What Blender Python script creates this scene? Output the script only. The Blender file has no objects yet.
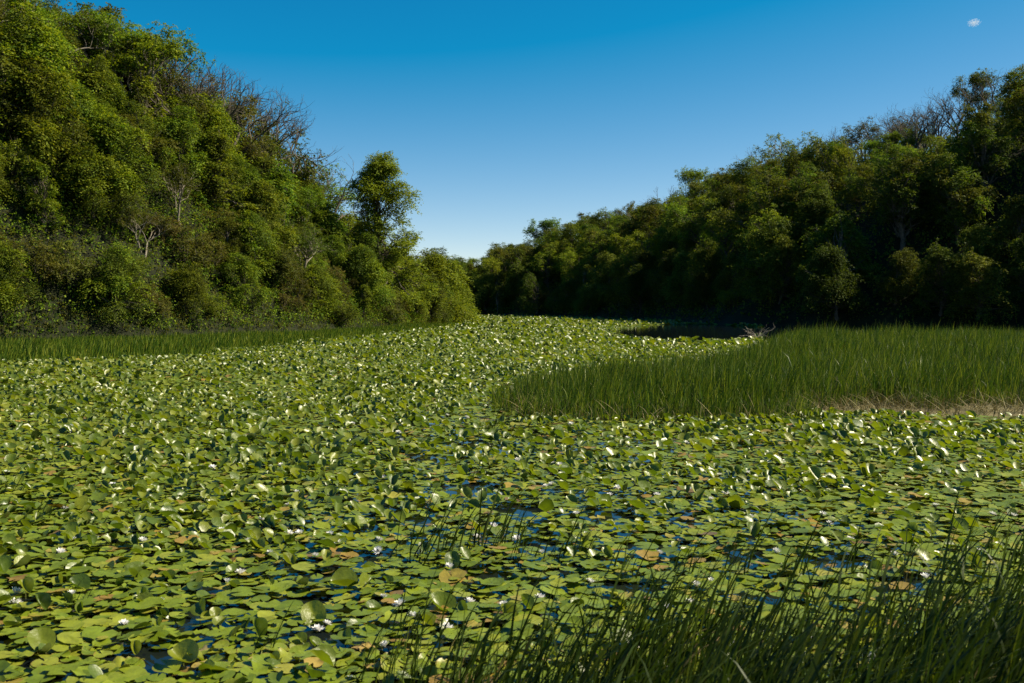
import bpy, math, random
import numpy as np

random.seed(11)
rng = np.random.default_rng(11)
R = math.radians
scene = bpy.context.scene
C = scene.collection

# ------------------------------------------------------------------ camera
F = 995.0
CAM = np.array([0.0, 0.0, 2.2])
PITCH = math.atan((341.5 - 305.0) / F)
cp, sp = math.cos(PITCH), math.sin(PITCH)

def project(x, y, z):
    """world point -> pixel of the 1024x683 picture"""
    dy, dz = np.asarray(y) - CAM[1], np.asarray(z) - CAM[2]
    depth = dy * cp - dz * sp
    up = dy * sp + dz * cp
    return 512 + F * np.asarray(x) / depth, 341.5 - F * up / depth, depth

def ground_point(px, py, z=0.0):
    a, b = (px - 512) / F, (341.5 - py) / F
    d = np.array([a, cp + b * sp, -sp + b * cp])
    t = (z - CAM[2]) / d[2]
    return (CAM + d * t)[:2]

cam = bpy.data.cameras.new("camera")
cam.sensor_width = 36.0
cam.lens = F * 36.0 / 1024.0
cam.clip_start = 0.1
cam.clip_end = 20000
cam.dof.use_dof = True
cam.dof.focus_distance = 22.0
cam.dof.aperture_fstop = 4.0
camo = bpy.data.objects.new("camera", cam)
camo.location = CAM
camo.rotation_euler = (math.pi / 2 - PITCH, 0, 0)
C.objects.link(camo)
scene.camera = camo

# ------------------------------------------------------------------ light
SUN_AZ, SUN_EL = R(86), R(43)            # azimuth clockwise from +Y (to the right of the view)
world = bpy.data.worlds.new("World")
scene.world = world
world.use_nodes = True
wn, wl = world.node_tree.nodes, world.node_tree.links
wn.clear()
sky = wn.new("ShaderNodeTexSky")
sky.sky_type = 'NISHITA'
sky.sun_disc = False
sky.sun_elevation = SUN_EL
sky.sun_rotation = SUN_AZ
sky.altitude = 0
sky.air_density = 0.65
sky.dust_density = 0.0
sky.ozone_density = 6.0
# the deep, polarised blue of the photograph: one contrast curve per colour channel of the sky
sepc = wn.new("ShaderNodeSeparateColor"); comb = wn.new("ShaderNodeCombineColor")
wl.new(sky.outputs[0], sepc.inputs[0])
def sky_math(op, a_, v_):
    q_ = wn.new("ShaderNodeMath"); q_.operation = op; q_.inputs[1].default_value = v_
    wl.new(a_, q_.inputs[0])
    return q_.outputs[0]
for ch, (k_, g_, off, least) in enumerate(((2.95, 1.0, -0.143, 0.003), (2.06, 1.17, 0, 0), (1.04, 0.82, 0, 0))):
    v_ = sky_math('POWER', sky_math('MULTIPLY', sepc.outputs[ch], 0.05), g_)
    v_ = sky_math('MAXIMUM', sky_math('ADD', sky_math('MULTIPLY', v_, k_), off), least)
    wl.new(sky_math('MULTIPLY', v_, 1 / 0.05), comb.inputs[ch])
bg = wn.new("ShaderNodeBackground")
bg.inputs["Strength"].default_value = 0.05
wo = wn.new("ShaderNodeOutputWorld")
wl.new(comb.outputs[0], bg.inputs["Color"])
wl.new(bg.outputs[0], wo.inputs["Surface"])

sd = bpy.data.lights.new("sun", 'SUN')
sd.energy = 5.0
sd.angle = R(0.5)
sd.color = (1.0, 0.90, 0.67)
so = bpy.data.objects.new("sun", sd)
sdir = np.array([math.sin(SUN_AZ) * math.cos(SUN_EL), math.cos(SUN_AZ) * math.cos(SUN_EL), math.sin(SUN_EL)])
from mathutils import Vector, Matrix
so.rotation_euler = Vector(sdir).to_track_quat('Z', 'Y').to_euler()
so.location = (60, 20, 60)
C.objects.link(so)

vs = scene.view_settings
vs.view_transform = 'Standard'
vs.look = 'None'
vs.gamma = 1.0
vs.use_curve_mapping = False
vs.exposure = 1.0

# ------------------------------------------------------------------ materials
def new_mat(name):
    m = bpy.data.materials.new(name)
    m.use_nodes = True
    m.node_tree.nodes.clear()
    return m, m.node_tree.nodes, m.node_tree.links

def leaf_mat(name, c0, c1, c2, trans=0.40, rough=0.5, spec=0.4, tint=(1.25, 1.2, 0.5), obj_var=0.25):
    """leaves: colour varies leaf by leaf and plant by plant; lets light through"""
    m, n, l = new_mat(name)
    geo = n.new("ShaderNodeNewGeometry")
    ramp = n.new("ShaderNodeValToRGB")
    e = ramp.color_ramp.elements
    e[0].position, e[0].color = 0.0, (*c0, 1)
    e[1].position, e[1].color = 1.0, (*c2, 1)
    k = e.new(0.55); k.color = (*c1, 1)
    l.new(geo.outputs["Random Per Island"], ramp.inputs[0])
    oi = n.new("ShaderNodeObjectInfo")
    mr = n.new("ShaderNodeMapRange")
    mr.inputs[3].default_value = 1 - obj_var
    mr.inputs[4].default_value = 1 + obj_var
    l.new(oi.outputs["Random"], mr.inputs[0])
    mr2 = n.new("ShaderNodeMapRange")
    mr2.inputs[3].default_value = 0.5 - 0.012 * obj_var / 0.25
    mr2.inputs[4].default_value = 0.5 + 0.02 * obj_var / 0.25
    ml = n.new("ShaderNodeMath"); ml.operation = 'MULTIPLY'; ml.inputs[1].default_value = 7.31
    fr = n.new("ShaderNodeMath"); fr.operation = 'FRACT'
    l.new(oi.outputs["Random"], ml.inputs[0]); l.new(ml.outputs[0], fr.inputs[0]); l.new(fr.outputs[0], mr2.inputs[0])
    h = n.new("ShaderNodeHueSaturation")
    l.new(ramp.outputs[0], h.inputs["Color"])
    l.new(mr.outputs[0], h.inputs["Value"])
    l.new(mr2.outputs[0], h.inputs["Hue"])
    p = n.new("ShaderNodeBsdfPrincipled")
    p.inputs["Roughness"].default_value = rough
    p.inputs["Specular IOR Level"].default_value = spec
    l.new(h.outputs[0], p.inputs["Base Color"])
    t = n.new("ShaderNodeBsdfTranslucent")
    mx = n.new("ShaderNodeMix"); mx.data_type = 'RGBA'; mx.blend_type = 'MULTIPLY'
    mx.inputs[0].default_value = 1.0
    mx.inputs[7].default_value = (*tint, 1)
    l.new(h.outputs[0], mx.inputs[6])
    l.new(mx.outputs[2], t.inputs["Color"])
    ms = n.new("ShaderNodeMixShader")
    ms.inputs[0].default_value = trans
    l.new(p.outputs[0], ms.inputs[1]); l.new(t.outputs[0], ms.inputs[2])
    o = n.new("ShaderNodeOutputMaterial")
    l.new(ms.outputs[0], o.inputs[0])
    return m

def noise_mat(name, c0, c1, scale=3.0, rough=0.9, bump=0.0, bscale=20, spec=0.2):
    m, n, l = new_mat(name)
    tc = n.new("ShaderNodeTexCoord")
    nz = n.new("ShaderNodeTexNoise")
    nz.inputs["Scale"].default_value = scale
    nz.inputs["Detail"].default_value = 8
    ramp = n.new("ShaderNodeValToRGB")
    e = ramp.color_ramp.elements
    e[0].position, e[0].color = 0.35, (*c0, 1)
    e[1].position, e[1].color = 0.68, (*c1, 1)
    l.new(tc.outputs["Object"], nz.inputs["Vector"])
    l.new(nz.outputs[0], ramp.inputs[0])
    p = n.new("ShaderNodeBsdfPrincipled")
    p.inputs["Roughness"].default_value = rough
    p.inputs["Specular IOR Level"].default_value = spec
    l.new(ramp.outputs[0], p.inputs["Base Color"])
    if bump:
        nb = n.new("ShaderNodeTexNoise"); nb.inputs["Scale"].default_value = bscale; nb.inputs["Detail"].default_value = 6
        l.new(tc.outputs["Object"], nb.inputs["Vector"])
        b = n.new("ShaderNodeBump"); b.inputs["Strength"].default_value = bump; b.inputs["Distance"].default_value = 0.1
        l.new(nb.outputs[0], b.inputs["Height"]); l.new(b.outputs[0], p.inputs["Normal"])
    o = n.new("ShaderNodeOutputMaterial")
    l.new(p.outputs[0], o.inputs[0])
    return m

M = {}
kw = dict(rough=0.7, spec=0.12)
M['leaf_mid'] = leaf_mat("leaf_mid", (0.040, 0.072, 0.008), (0.108, 0.160, 0.011), (0.225, 0.255, 0.020), obj_var=0.36, **kw)
M['leaf_dark'] = leaf_mat("leaf_dark", (0.030, 0.048, 0.008), (0.070, 0.094, 0.011), (0.150, 0.168, 0.020), obj_var=0.35, **kw)
M['leaf_yellow'] = leaf_mat("leaf_yellow", (0.070, 0.106, 0.008), (0.140, 0.182, 0.012), (0.230, 0.248, 0.020), obj_var=0.16, **kw)
M['leaf_olive'] = leaf_mat("leaf_olive", (0.048, 0.060, 0.010), (0.090, 0.098, 0.015), (0.145, 0.132, 0.026), **kw)
M['leaf_rust'] = leaf_mat("leaf_rust", (0.052, 0.048, 0.011), (0.095, 0.086, 0.018), (0.145, 0.122, 0.028), **kw)
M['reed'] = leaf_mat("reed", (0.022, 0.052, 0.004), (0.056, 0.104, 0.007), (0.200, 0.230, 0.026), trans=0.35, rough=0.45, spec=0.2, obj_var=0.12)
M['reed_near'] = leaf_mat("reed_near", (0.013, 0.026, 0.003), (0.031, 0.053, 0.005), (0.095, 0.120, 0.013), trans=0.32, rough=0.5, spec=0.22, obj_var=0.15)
M['straw'] = leaf_mat("straw", (0.10, 0.085, 0.030), (0.17, 0.15, 0.055), (0.27, 0.24, 0.10), trans=0.15, rough=0.7, spec=0.2, tint=(1, 0.9, 0.6))
M['bark'] = noise_mat("bark", (0.055, 0.045, 0.032), (0.13, 0.11, 0.085), scale=4, bump=0.5)
M['bark_pale'] = noise_mat("bark_pale", (0.13, 0.11, 0.085), (0.26, 0.225, 0.175), scale=3, bump=0.3)
M['soil'] = noise_mat("soil", (0.006, 0.008, 0.002), (0.015, 0.018, 0.005), scale=0.8, bump=0.6, bscale=3)
M['mud'] = noise_mat("mud", (0.07, 0.060, 0.024), (0.19, 0.155, 0.07), scale=2.2, bump=0.6, bscale=14)
M['cloud'] = None

def pad_mat(name, rough, green, trans, upper=0.12, veins=False):
    """lily leaves: mostly green, a few yellowed or brown; radial veins come from the mesh folds"""
    m, n, l = new_mat(name)
    geo = n.new("ShaderNodeNewGeometry")
    oi = n.new("ShaderNodeObjectInfo")
    # random per leaf (islands in the big sheet, objects for the near ones)
    ad = n.new("ShaderNodeMath"); ad.operation = 'ADD'
    l.new(geo.outputs["Random Per Island"], ad.inputs[0]); l.new(oi.outputs["Random"], ad.inputs[1])
    fr = n.new("ShaderNodeMath"); fr.operation = 'FRACT'
    l.new(ad.outputs[0], fr.inputs[0])
    ramp = n.new("ShaderNodeValToRGB")
    e = ramp.color_ramp.elements
    cols = green
    e[0].position, e[0].color = cols[0][0], (*cols[0][1], 1)
    e[1].position, e[1].color = cols[-1][0], (*cols[-1][1], 1)
    for pos, c in cols[1:-1]:
        k = e.new(pos); k.color = (*c, 1)
    l.new(fr.outputs[0], ramp.inputs[0])
    # blotches that belong to the leaf
    tc = n.new("ShaderNodeTexCoord")
    nz = n.new("ShaderNodeTexNoise"); nz.inputs["Scale"].default_value = 14; nz.inputs["Detail"].default_value = 5
    l.new(geo.outputs["Position"], nz.inputs["Vector"])
    mr = n.new("ShaderNodeMapRange"); mr.inputs[1].default_value = 0.3; mr.inputs[2].default_value = 0.7
    mr.inputs[3].default_value = 0.78; mr.inputs[4].default_value = 1.2
    l.new(nz.outputs[0], mr.inputs[0])
    h = n.new("ShaderNodeHueSaturation")
    l.new(ramp.outputs[0], h.inputs["Color"]); l.new(mr.outputs[0], h.inputs["Value"])
    if veins:                                   # pale radial veins and a yellowing rim, in the leaf's own coordinates
        sx = n.new("ShaderNodeSeparateXYZ"); l.new(tc.outputs["Object"], sx.inputs[0])
        at = n.new("ShaderNodeMath"); at.operation = 'ARCTAN2'; l.new(sx.outputs[1], at.inputs[0]); l.new(sx.outputs[0], at.inputs[1])
        mu = n.new("ShaderNodeMath"); mu.operation = 'MULTIPLY'; mu.inputs[1].default_value = 8.0; l.new(at.outputs[0], mu.inputs[0])
        co = n.new("ShaderNodeMath"); co.operation = 'COSINE'; l.new(mu.outputs[0], co.inputs[0])
        ab = n.new("ShaderNodeMath"); ab.operation = 'ABSOLUTE'; l.new(co.outputs[0], ab.inputs[0])
        vr = n.new("ShaderNodeMapRange"); vr.inputs[1].default_value = 0.9; vr.inputs[2].default_value = 1.0; vr.inputs[3].default_value = 0.0; vr.inputs[4].default_value = 0.35
        l.new(ab.outputs[0], vr.inputs[0])
        le = n.new("ShaderNodeVectorMath"); le.operation = 'LENGTH'; l.new(tc.outputs["Object"], le.inputs[0])
        n2 = n.new("ShaderNodeTexNoise"); n2.inputs["Scale"].default_value = 2.3; l.new(geo.outputs["Position"], n2.inputs["Vector"]); n2.inputs["Scale"].default_value = 22
        ad2 = n.new("ShaderNodeMath"); ad2.operation = 'MULTIPLY_ADD'; ad2.inputs[1].default_value = 0.5; l.new(n2.outputs[0], ad2.inputs[0]); l.new(le.outputs["Value"], ad2.inputs[2])
        rr = n.new("ShaderNodeMapRange"); rr.inputs[1].default_value = 1.17; rr.inputs[2].default_value = 1.32; rr.inputs[3].default_value = 0.0; rr.inputs[4].default_value = 0.75
        l.new(ad2.outputs[0], rr.inputs[0])
        v1 = n.new("ShaderNodeMix"); v1.data_type = 'RGBA'; v1.inputs[7].default_value = (0.22, 0.25, 0.05, 1)
        l.new(vr.outputs[0], v1.inputs[0]); l.new(h.outputs[0], v1.inputs[6])
        v2 = n.new("ShaderNodeMix"); v2.data_type = 'RGBA'; v2.inputs[7].default_value = (0.20, 0.135, 0.03, 1)
        l.new(rr.outputs[0], v2.inputs[0]); l.new(v1.outputs[2], v2.inputs[6])
        class h: outputs = [v2.outputs[2]]
    # reddish olive underside
    mb = n.new("ShaderNodeMix"); mb.data_type = 'RGBA'
    mb.inputs[7].default_value = (0.080, 0.100, 0.016, 1)
    l.new(geo.outputs["Backfacing"], mb.inputs[0]); l.new(h.outputs[0], mb.inputs[6])
    p = n.new("ShaderNodeBsdfPrincipled")
    p.inputs["Roughness"].default_value = rough
    p.inputs["Specular IOR Level"].default_value = 0.5 if upper > 0.1 else 0.28
    p.inputs["Coat Weight"].default_value = upper
    p.inputs["Coat Roughness"].default_value = 0.25
    l.new(mb.outputs[2], p.inputs["Base Color"])
    nb = n.new("ShaderNodeTexNoise"); nb.inputs["Scale"].default_value = 45; nb.inputs["Detail"].default_value = 3
    l.new(geo.outputs["Position"], nb.inputs["Vector"])
    b = n.new("ShaderNodeBump"); b.inputs["Strength"].default_value = 0.35; b.inputs["Distance"].default_value = 0.01
    l.new(nb.outputs[0], b.inputs["Height"]); l.new(b.outputs[0], p.inputs["Normal"])
    t = n.new("ShaderNodeBsdfTranslucent")
    mx = n.new("ShaderNodeMix"); mx.data_type = 'RGBA'; mx.blend_type = 'MULTIPLY'; mx.inputs[0].default_value = 1.0
    mx.inputs[7].default_value = (1.3, 1.35, 0.45, 1)
    l.new(h.outputs[0], mx.inputs[6]); l.new(mx.outputs[2], t.inputs["Color"])
    ms = n.new("ShaderNodeMixShader"); ms.inputs[0].default_value = trans
    l.new(p.outputs[0], ms.inputs[1]); l.new(t.outputs[0], ms.inputs[2])
    o = n.new("ShaderNodeOutputMaterial")
    l.new(ms.outputs[0], o.inputs[0])
    return m

GREENS = [(0.0, (0.088, 0.125, 0.006)), (0.30, (0.115, 0.158, 0.010)), (0.62, (0.150, 0.192, 0.011)),
          (0.90, (0.205, 0.222, 0.020)), (0.945, (0.25, 0.21, 0.035)), (0.975, (0.25, 0.16, 0.03)), (1.0, (0.13, 0.085, 0.03))]
M['pad'] = pad_mat("lily_pad_green", 0.42, GREENS, 0.12, 0.05)
M['raised'] = pad_mat("lily_leaf_glossy", 0.40, [(0.0, (0.066, 0.105, 0.008)), (0.5, (0.112, 0.152, 0.010)), (1.0, (0.190, 0.210, 0.014))], 0.36, 0.18)
M['pad_yellow'] = pad_mat("lily_pad_yellowed", 0.5, [(0.0, (0.26, 0.19, 0.04)), (0.5, (0.32, 0.22, 0.06)), (1.0, (0.22, 0.19, 0.05))], 0.1, 0.0)
M['pad_brown'] = pad_mat("lily_pad_withered", 0.6, [(0.0, (0.12, 0.075, 0.025)), (0.5, (0.24, 0.155, 0.045)), (1.0, (0.22, 0.18, 0.075))], 0.1, 0.0)
M['petal'] = leaf_mat("petal_white", (0.70, 0.68, 0.66), (0.78, 0.77, 0.75), (0.82, 0.80, 0.80), trans=0.25, rough=0.5, spec=0.3, tint=(1, 1, 0.95), obj_var=0.04)
M['stamen'] = noise_mat("stamen_yellow", (0.55, 0.33, 0.03), (0.70, 0.48, 0.06), scale=40)
M['stem'] = noise_mat("stem_green", (0.06, 0.08, 0.02), (0.11, 0.11, 0.035), scale=12)

def water_mat():
    m, n, l = new_mat("pond_water")
    geo = n.new("ShaderNodeNewGeometry")
    p = n.new("ShaderNodeBsdfPrincipled")
    p.inputs["Base Color"].default_value = (0.006, 0.009, 0.010, 1)
    p.inputs["Roughness"].default_value = 0.04
    p.inputs["IOR"].default_value = 1.33
    nz = n.new("ShaderNodeTexNoise"); nz.inputs["Scale"].default_value = 5.0; nz.inputs["Detail"].default_value = 3
    l.new(geo.outputs["Position"], nz.inputs["Vector"])
    b = n.new("ShaderNodeBump"); b.inputs["Strength"].default_value = 0.10; b.inputs["Distance"].default_value = 0.02
    l.new(nz.outputs[0], b.inputs["Height"]); l.new(b.outputs[0], p.inputs["Normal"])
    o = n.new("ShaderNodeOutputMaterial")
    l.new(p.outputs[0], o.inputs[0])
    return m
M['water'] = water_mat()

# ------------------------------------------------------------------ mesh helpers
class MB:
    """collects faces of any size, builds one mesh"""
    def __init__(s):
        s.v, s.loops, s.sizes, s.n, s.mi = [], [], [], 0, []
    def add(s, verts, faces, mat=0):
        """verts (n,3); faces (m,k) index array with one k"""
        verts = np.asarray(verts, float).reshape(-1, 3)
        faces = np.asarray(faces, int)
        s.v.append(verts)
        s.loops.append((faces + s.n).ravel())
        s.sizes.append(np.full(len(faces), faces.shape[1]))
        s.mi.append(np.full(len(faces), mat))
        s.n += len(verts)
    def tube(s, pts, rad, sides=5, mat=0):
        pts = np.asarray(pts, float); rad = np.asarray(rad, float)
        k = len(pts)
        t = np.gradient(pts, axis=0)
        t /= np.linalg.norm(t, axis=1)[:, None] + 1e-9
        ref = np.where(np.abs(t[:, 2:3]) > 0.9, np.array([[1.0, 0, 0]]), np.array([[0, 0, 1.0]]))
        a = np.cross(t, ref); a /= np.linalg.norm(a, axis=1)[:, None] + 1e-9
        for i in range(1, k):                       # keep the rings from twisting
            a[i] = a[i - 1] - t[i] * np.dot(a[i - 1], t[i]); a[i] /= np.linalg.norm(a[i]) + 1e-9
        b = np.cross(t, a)
        ang = np.arange(sides) * 2 * math.pi / sides
        ring = pts[:, None] + rad[:, None, None] * (np.cos(ang)[None, :, None] * a[:, None] + np.sin(ang)[None, :, None] * b[:, None])
        i, j = np.meshgrid(np.arange(k - 1), np.arange(sides), indexing='ij')
        j2 = (j + 1) % sides
        f = np.stack([i * sides + j, i * sides + j2, (i + 1) * sides + j2, (i + 1) * sides + j], -1).reshape(-1, 4)
        s.add(ring.reshape(-1, 3), f, mat)
    def mesh(s, name, mats, smooth=False):
        me = bpy.data.meshes.new(name)
        v = np.concatenate(s.v); lo = np.concatenate(s.loops); sz = np.concatenate(s.sizes); mi = np.concatenate(s.mi)
        me.vertices.add(len(v)); me.vertices.foreach_set("co", v.astype(np.float32).ravel())
        me.loops.add(len(lo)); me.loops.foreach_set("vertex_index", lo.astype(np.int32))
        me.polygons.add(len(sz))
        st = np.concatenate([[0], np.cumsum(sz)[:-1]])
        me.polygons.foreach_set("loop_start", st.astype(np.int32))
        if mi.any():
            me.polygons.foreach_set("material_index", mi.astype(np.int32))
        if smooth:
            me.polygons.foreach_set("use_smooth", np.ones(len(sz), bool))
        for m in (mats if isinstance(mats, (list, tuple)) else [mats]):
            me.materials.append(m)
        me.update(calc_edges=True)
        return me

def link(name, me, parent=None, loc=(0, 0, 0), rz=0.0, sc=1.0):
    o = bpy.data.objects.new(name, me)
    o.location = loc
    o.rotation_euler = (0, 0, rz)
    o.scale = (sc, sc, sc)
    if parent is not None:
        o.parent = parent
    C.objects.link(o)
    return o

def tag(o, label=None, cat=None, group=None, kind=None):
    if label: o['label'] = label
    if cat: o['category'] = cat
    if group: o['group'] = group
    if kind: o['kind'] = kind
    return o

ORD = ["leftmost", "second", "third", "fourth", "fifth", "sixth", "seventh", "eighth", "ninth", "tenth", "eleventh", "twelfth",
       "thirteenth", "fourteenth", "fifteenth", "sixteenth", "seventeenth", "eighteenth", "nineteenth", "twentieth"]
TENS = {2: "twenty", 3: "thirty", 4: "forty", 5: "fifty", 6: "sixty", 7: "seventy", 8: "eighty", 9: "ninety"}
TENTH = {2: "twentieth", 3: "thirtieth", 4: "fortieth", 5: "fiftieth", 6: "sixtieth", 7: "seventieth", 8: "eightieth", 9: "ninetieth"}
def ordinal(i, n):
    if n == 1: return ""
    if i == 0: return "leftmost"
    if i == n - 1 and n > 2: return "rightmost"
    k = i + 1
    if k <= 20: w = ORD[k - 1]
    elif k % 10 == 0: w = TENTH[k // 10]
    else: w = TENS[k // 10] + "-" + {1: "first"}.get(k % 10, ORD[k % 10 - 1])
    return w + " from left"

def single_out(items):
    """items: (object, phrase, where, image x). Things of one phrase and place are told apart by their order from the left."""
    g = {}
    for it in items:
        g.setdefault((it[1], it[2]), []).append(it)
    for (ph, wh), lst in g.items():
        lst.sort(key=lambda t: t[3])
        for i, it in enumerate(lst):
            w = ordinal(i, len(lst))
            it[0]['label'] = f"{ph}, {wh}" + (f", {w}" if w else "")

# smooth value noise
_perm = rng.random((64, 64))
def vnoise(x, y, s):
    x, y = np.asarray(x) / s, np.asarray(y) / s
    i, j = np.floor(x).astype(int), np.floor(y).astype(int)
    u, v = x - i, y - j
    u, v = u * u * (3 - 2 * u), v * v * (3 - 2 * v)
    P = lambda a, b: _perm[a % 64, b % 64]
    return (P(i, j) * (1 - u) + P(i + 1, j) * u) * (1 - v) + (P(i, j + 1) * (1 - u) + P(i + 1, j + 1) * u) * v
def fbm(x, y, s):
    return 0.55 * vnoise(x, y, s) + 0.3 * vnoise(np.asarray(x) + 31.7, np.asarray(y) + 11.3, s * 0.47) + 0.15 * vnoise(np.asarray(x) - 7.1, np.asarray(y) + 51.9, s * 0.21)

# ------------------------------------------------------------------ pond outline and terrain
LEFT_SHORE = [(-75, 38), (-46, 46), (-31, 53), (-22, 63), (-15.5, 76), (-11, 92), (-7.2, 112), (-5.2, 132), (-8, 150), (-24, 168), (-60, 195)]
RIGHT_SHORE = [(-60, 238), (-30, 226), (-6, 203), (9, 178), (19, 146), (24, 112), (31, 98), (45, 88.5), (55, 74), (68, 56), (90, 36)]  # out-of-view last points bent inward so the unseen slope shades the hill foot
NEAR_SHORE = [(90, 5), (40, 3.0), (12, 2.7), (0, 2.9), (-15, 3.0), (-50, 3.5), (-75, 5)]
POND = np.array(LEFT_SHORE + RIGHT_SHORE + NEAR_SHORE, float)

def poly_dist(x, y, poly):
    """signed distance, positive outside"""
    x = np.asarray(x, float); y = np.asarray(y, float)
    shp = x.shape
    x, y = x.ravel(), y.ravel()
    best = np.full(x.shape, 1e9); inside = np.zeros(x.shape, bool)
    n = len(poly)
    for i in range(n):
        x0, y0 = poly[i]; x1, y1 = poly[(i + 1) % n]
        dx, dy = x1 - x0, y1 - y0
        t = np.clip(((x - x0) * dx + (y - y0) * dy) / (dx * dx + dy * dy), 0, 1)
        best = np.minimum(best, np.hypot(x - x0 - t * dx, y - y0 - t * dy))
        c = ((y0 > y) != (y1 > y)) & (x < (x1 - x0) * (y - y0) / ((y1 - y0) if y1 != y0 else 1e-9) + x0)
        inside ^= c
    return np.where(inside, -best, best).reshape(shp)

SX = [-600, -80, 0, 60, 110, 145, 205, 260, 300, 340, 362, 378, 400, 422, 445, 468, 484, 500, 560, 600, 650, 700, 740, 800, 840, 880, 900, 960, 990, 1024, 1120, 1700]
SY = [-260, -70, -25, -2, 8, 30, 58, 92, 135, 178, 200, 158, 185, 238, 246, 262, 247, 240, 220, 203, 184, 168, 152, 140, 131, 116, 112, 88, 72, 66, 40, 0]
def skyline(px):
    return np.interp(px, SX, SY)

def terrain(x, y):
    x = np.asarray(x, float); y = np.asarray(y, float)
    d = poly_dist(x, y, POND)
    dd = np.maximum(d, 0)
    u = x / np.maximum(y, 1.0)
    # left spur: high near, falling to nothing at its tip
    hl = np.interp(y, [0, 40, 62, 75, 86, 96, 106, 120, 140, 170, 400], [28, 28, 27, 24, 19.5, 14, 7.8, 3.2, 1.2, 3, 20])
    # right hill: height by bearing
    hr = np.interp(u, [-0.3, -0.05, 0.0, 0.09, 0.23, 0.33, 0.42, 0.52, 0.8, 2], [9, 10, 13, 19, 24, 25.5, 26, 30, 33, 33])
    right = (y > 75) & (x > -5) | (y > 200) | (x > 60) & (y > 30)
    H = np.where(right, hr, hl)
    L = np.where(right, 22.0, 12.0)
    H = np.where(y < 30, 1.2, H)
    h = H * (1 - np.exp(-(dd / L) ** 1.1))
    h = h + np.where(d > 0, (fbm(x, y, 9.0) - 0.5) * np.minimum(dd, 6) * 0.28, 0)
    bed = np.maximum(-1.2, d * 0.4)
    h = np.where(d > 0, h + 0.05, bed)
    near = np.exp(-((np.hypot(x, y)) / 2.5) ** 2)
    return h

def grid_mesh(name, xs, ys, zf, mat):
    X, Y = np.meshgrid(xs, ys, indexing='ij')
    Z = zf(X, Y)
    a, b = len(xs), len(ys)
    i, j = np.meshgrid(np.arange(a - 1), np.arange(b - 1), indexing='ij')
    f = np.stack([i * b + j, (i + 1) * b + j, (i + 1) * b + j + 1, i * b + j + 1], -1).reshape(-1, 4)
    m = MB(); m.add(np.stack([X, Y, Z], -1).reshape(-1, 3), f)
    return m.mesh(name, mat, smooth=True)

def spaced(a, b, step):
    return np.linspace(a, b, int((b - a) / step) + 1)
txs = np.concatenate([spaced(-260, -82, 4)[:-1], spaced(-82, 110, 1.2), spaced(110, 300, 4)[1:]])
tys = np.concatenate([spaced(-60, 30, 1.5)[:-1], spaced(30, 215, 1.2), spaced(215, 420, 4)[1:]])
tag(link("hills", grid_mesh("hills", txs, tys, terrain, M['soil'])), "dark leaf littered slopes on both sides of the pond", "hillside", kind="structure")
gm = MB()
gm.add([(-9000, -9000, -1.6), (9000, -9000, -1.6), (9000, 9000, -1.6), (-9000, 9000, -1.6)], [[0, 1, 2, 3]])
tag(link("ground", gm.mesh("ground", M['soil'])), "dark ground reaching to the horizon", "ground", kind="structure")
wm = MB()
wm.add([(-130, -5, 0), (150, -5, 0), (150, 320, 0), (-130, 320, 0)], [[0, 1, 2, 3]])
tag(link("water", wm.mesh("water", M['water'])), "dark still pond water reflecting the blue sky", "pond", kind="structure")

# ------------------------------------------------------------------ foliage generators
def unit(v):
    return v / (np.linalg.norm(v, axis=-1, keepdims=True) + 1e-9)

def sphere_dirs(n, up_bias=0.0):
    d = unit(rng.normal(size=(n, 3)))
    d[:, 2] = d[:, 2] + up_bias
    return unit(d)

def leaves_mb(P, axis, normal, length, width, mb, mat=0, fold=0.18):
    """one bent four-cornered leaf per row"""
    axis = unit(axis)
    side = unit(np.cross(normal, axis))
    nrm = np.cross(axis, side)
    L, W = length[:, None], width[:, None]
    a = P
    b = P + axis * L * 0.45 + side * W * 0.5 + nrm * W * fold
    c = P + axis * L
    d = P + axis * L * 0.45 - side * W * 0.5 + nrm * W * fold
    V = np.stack([a, b, c, d], 1).reshape(-1, 3)
    n = len(P)
    f = np.arange(4 * n).reshape(n, 4)
    mb.add(V, f, mat)

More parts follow.
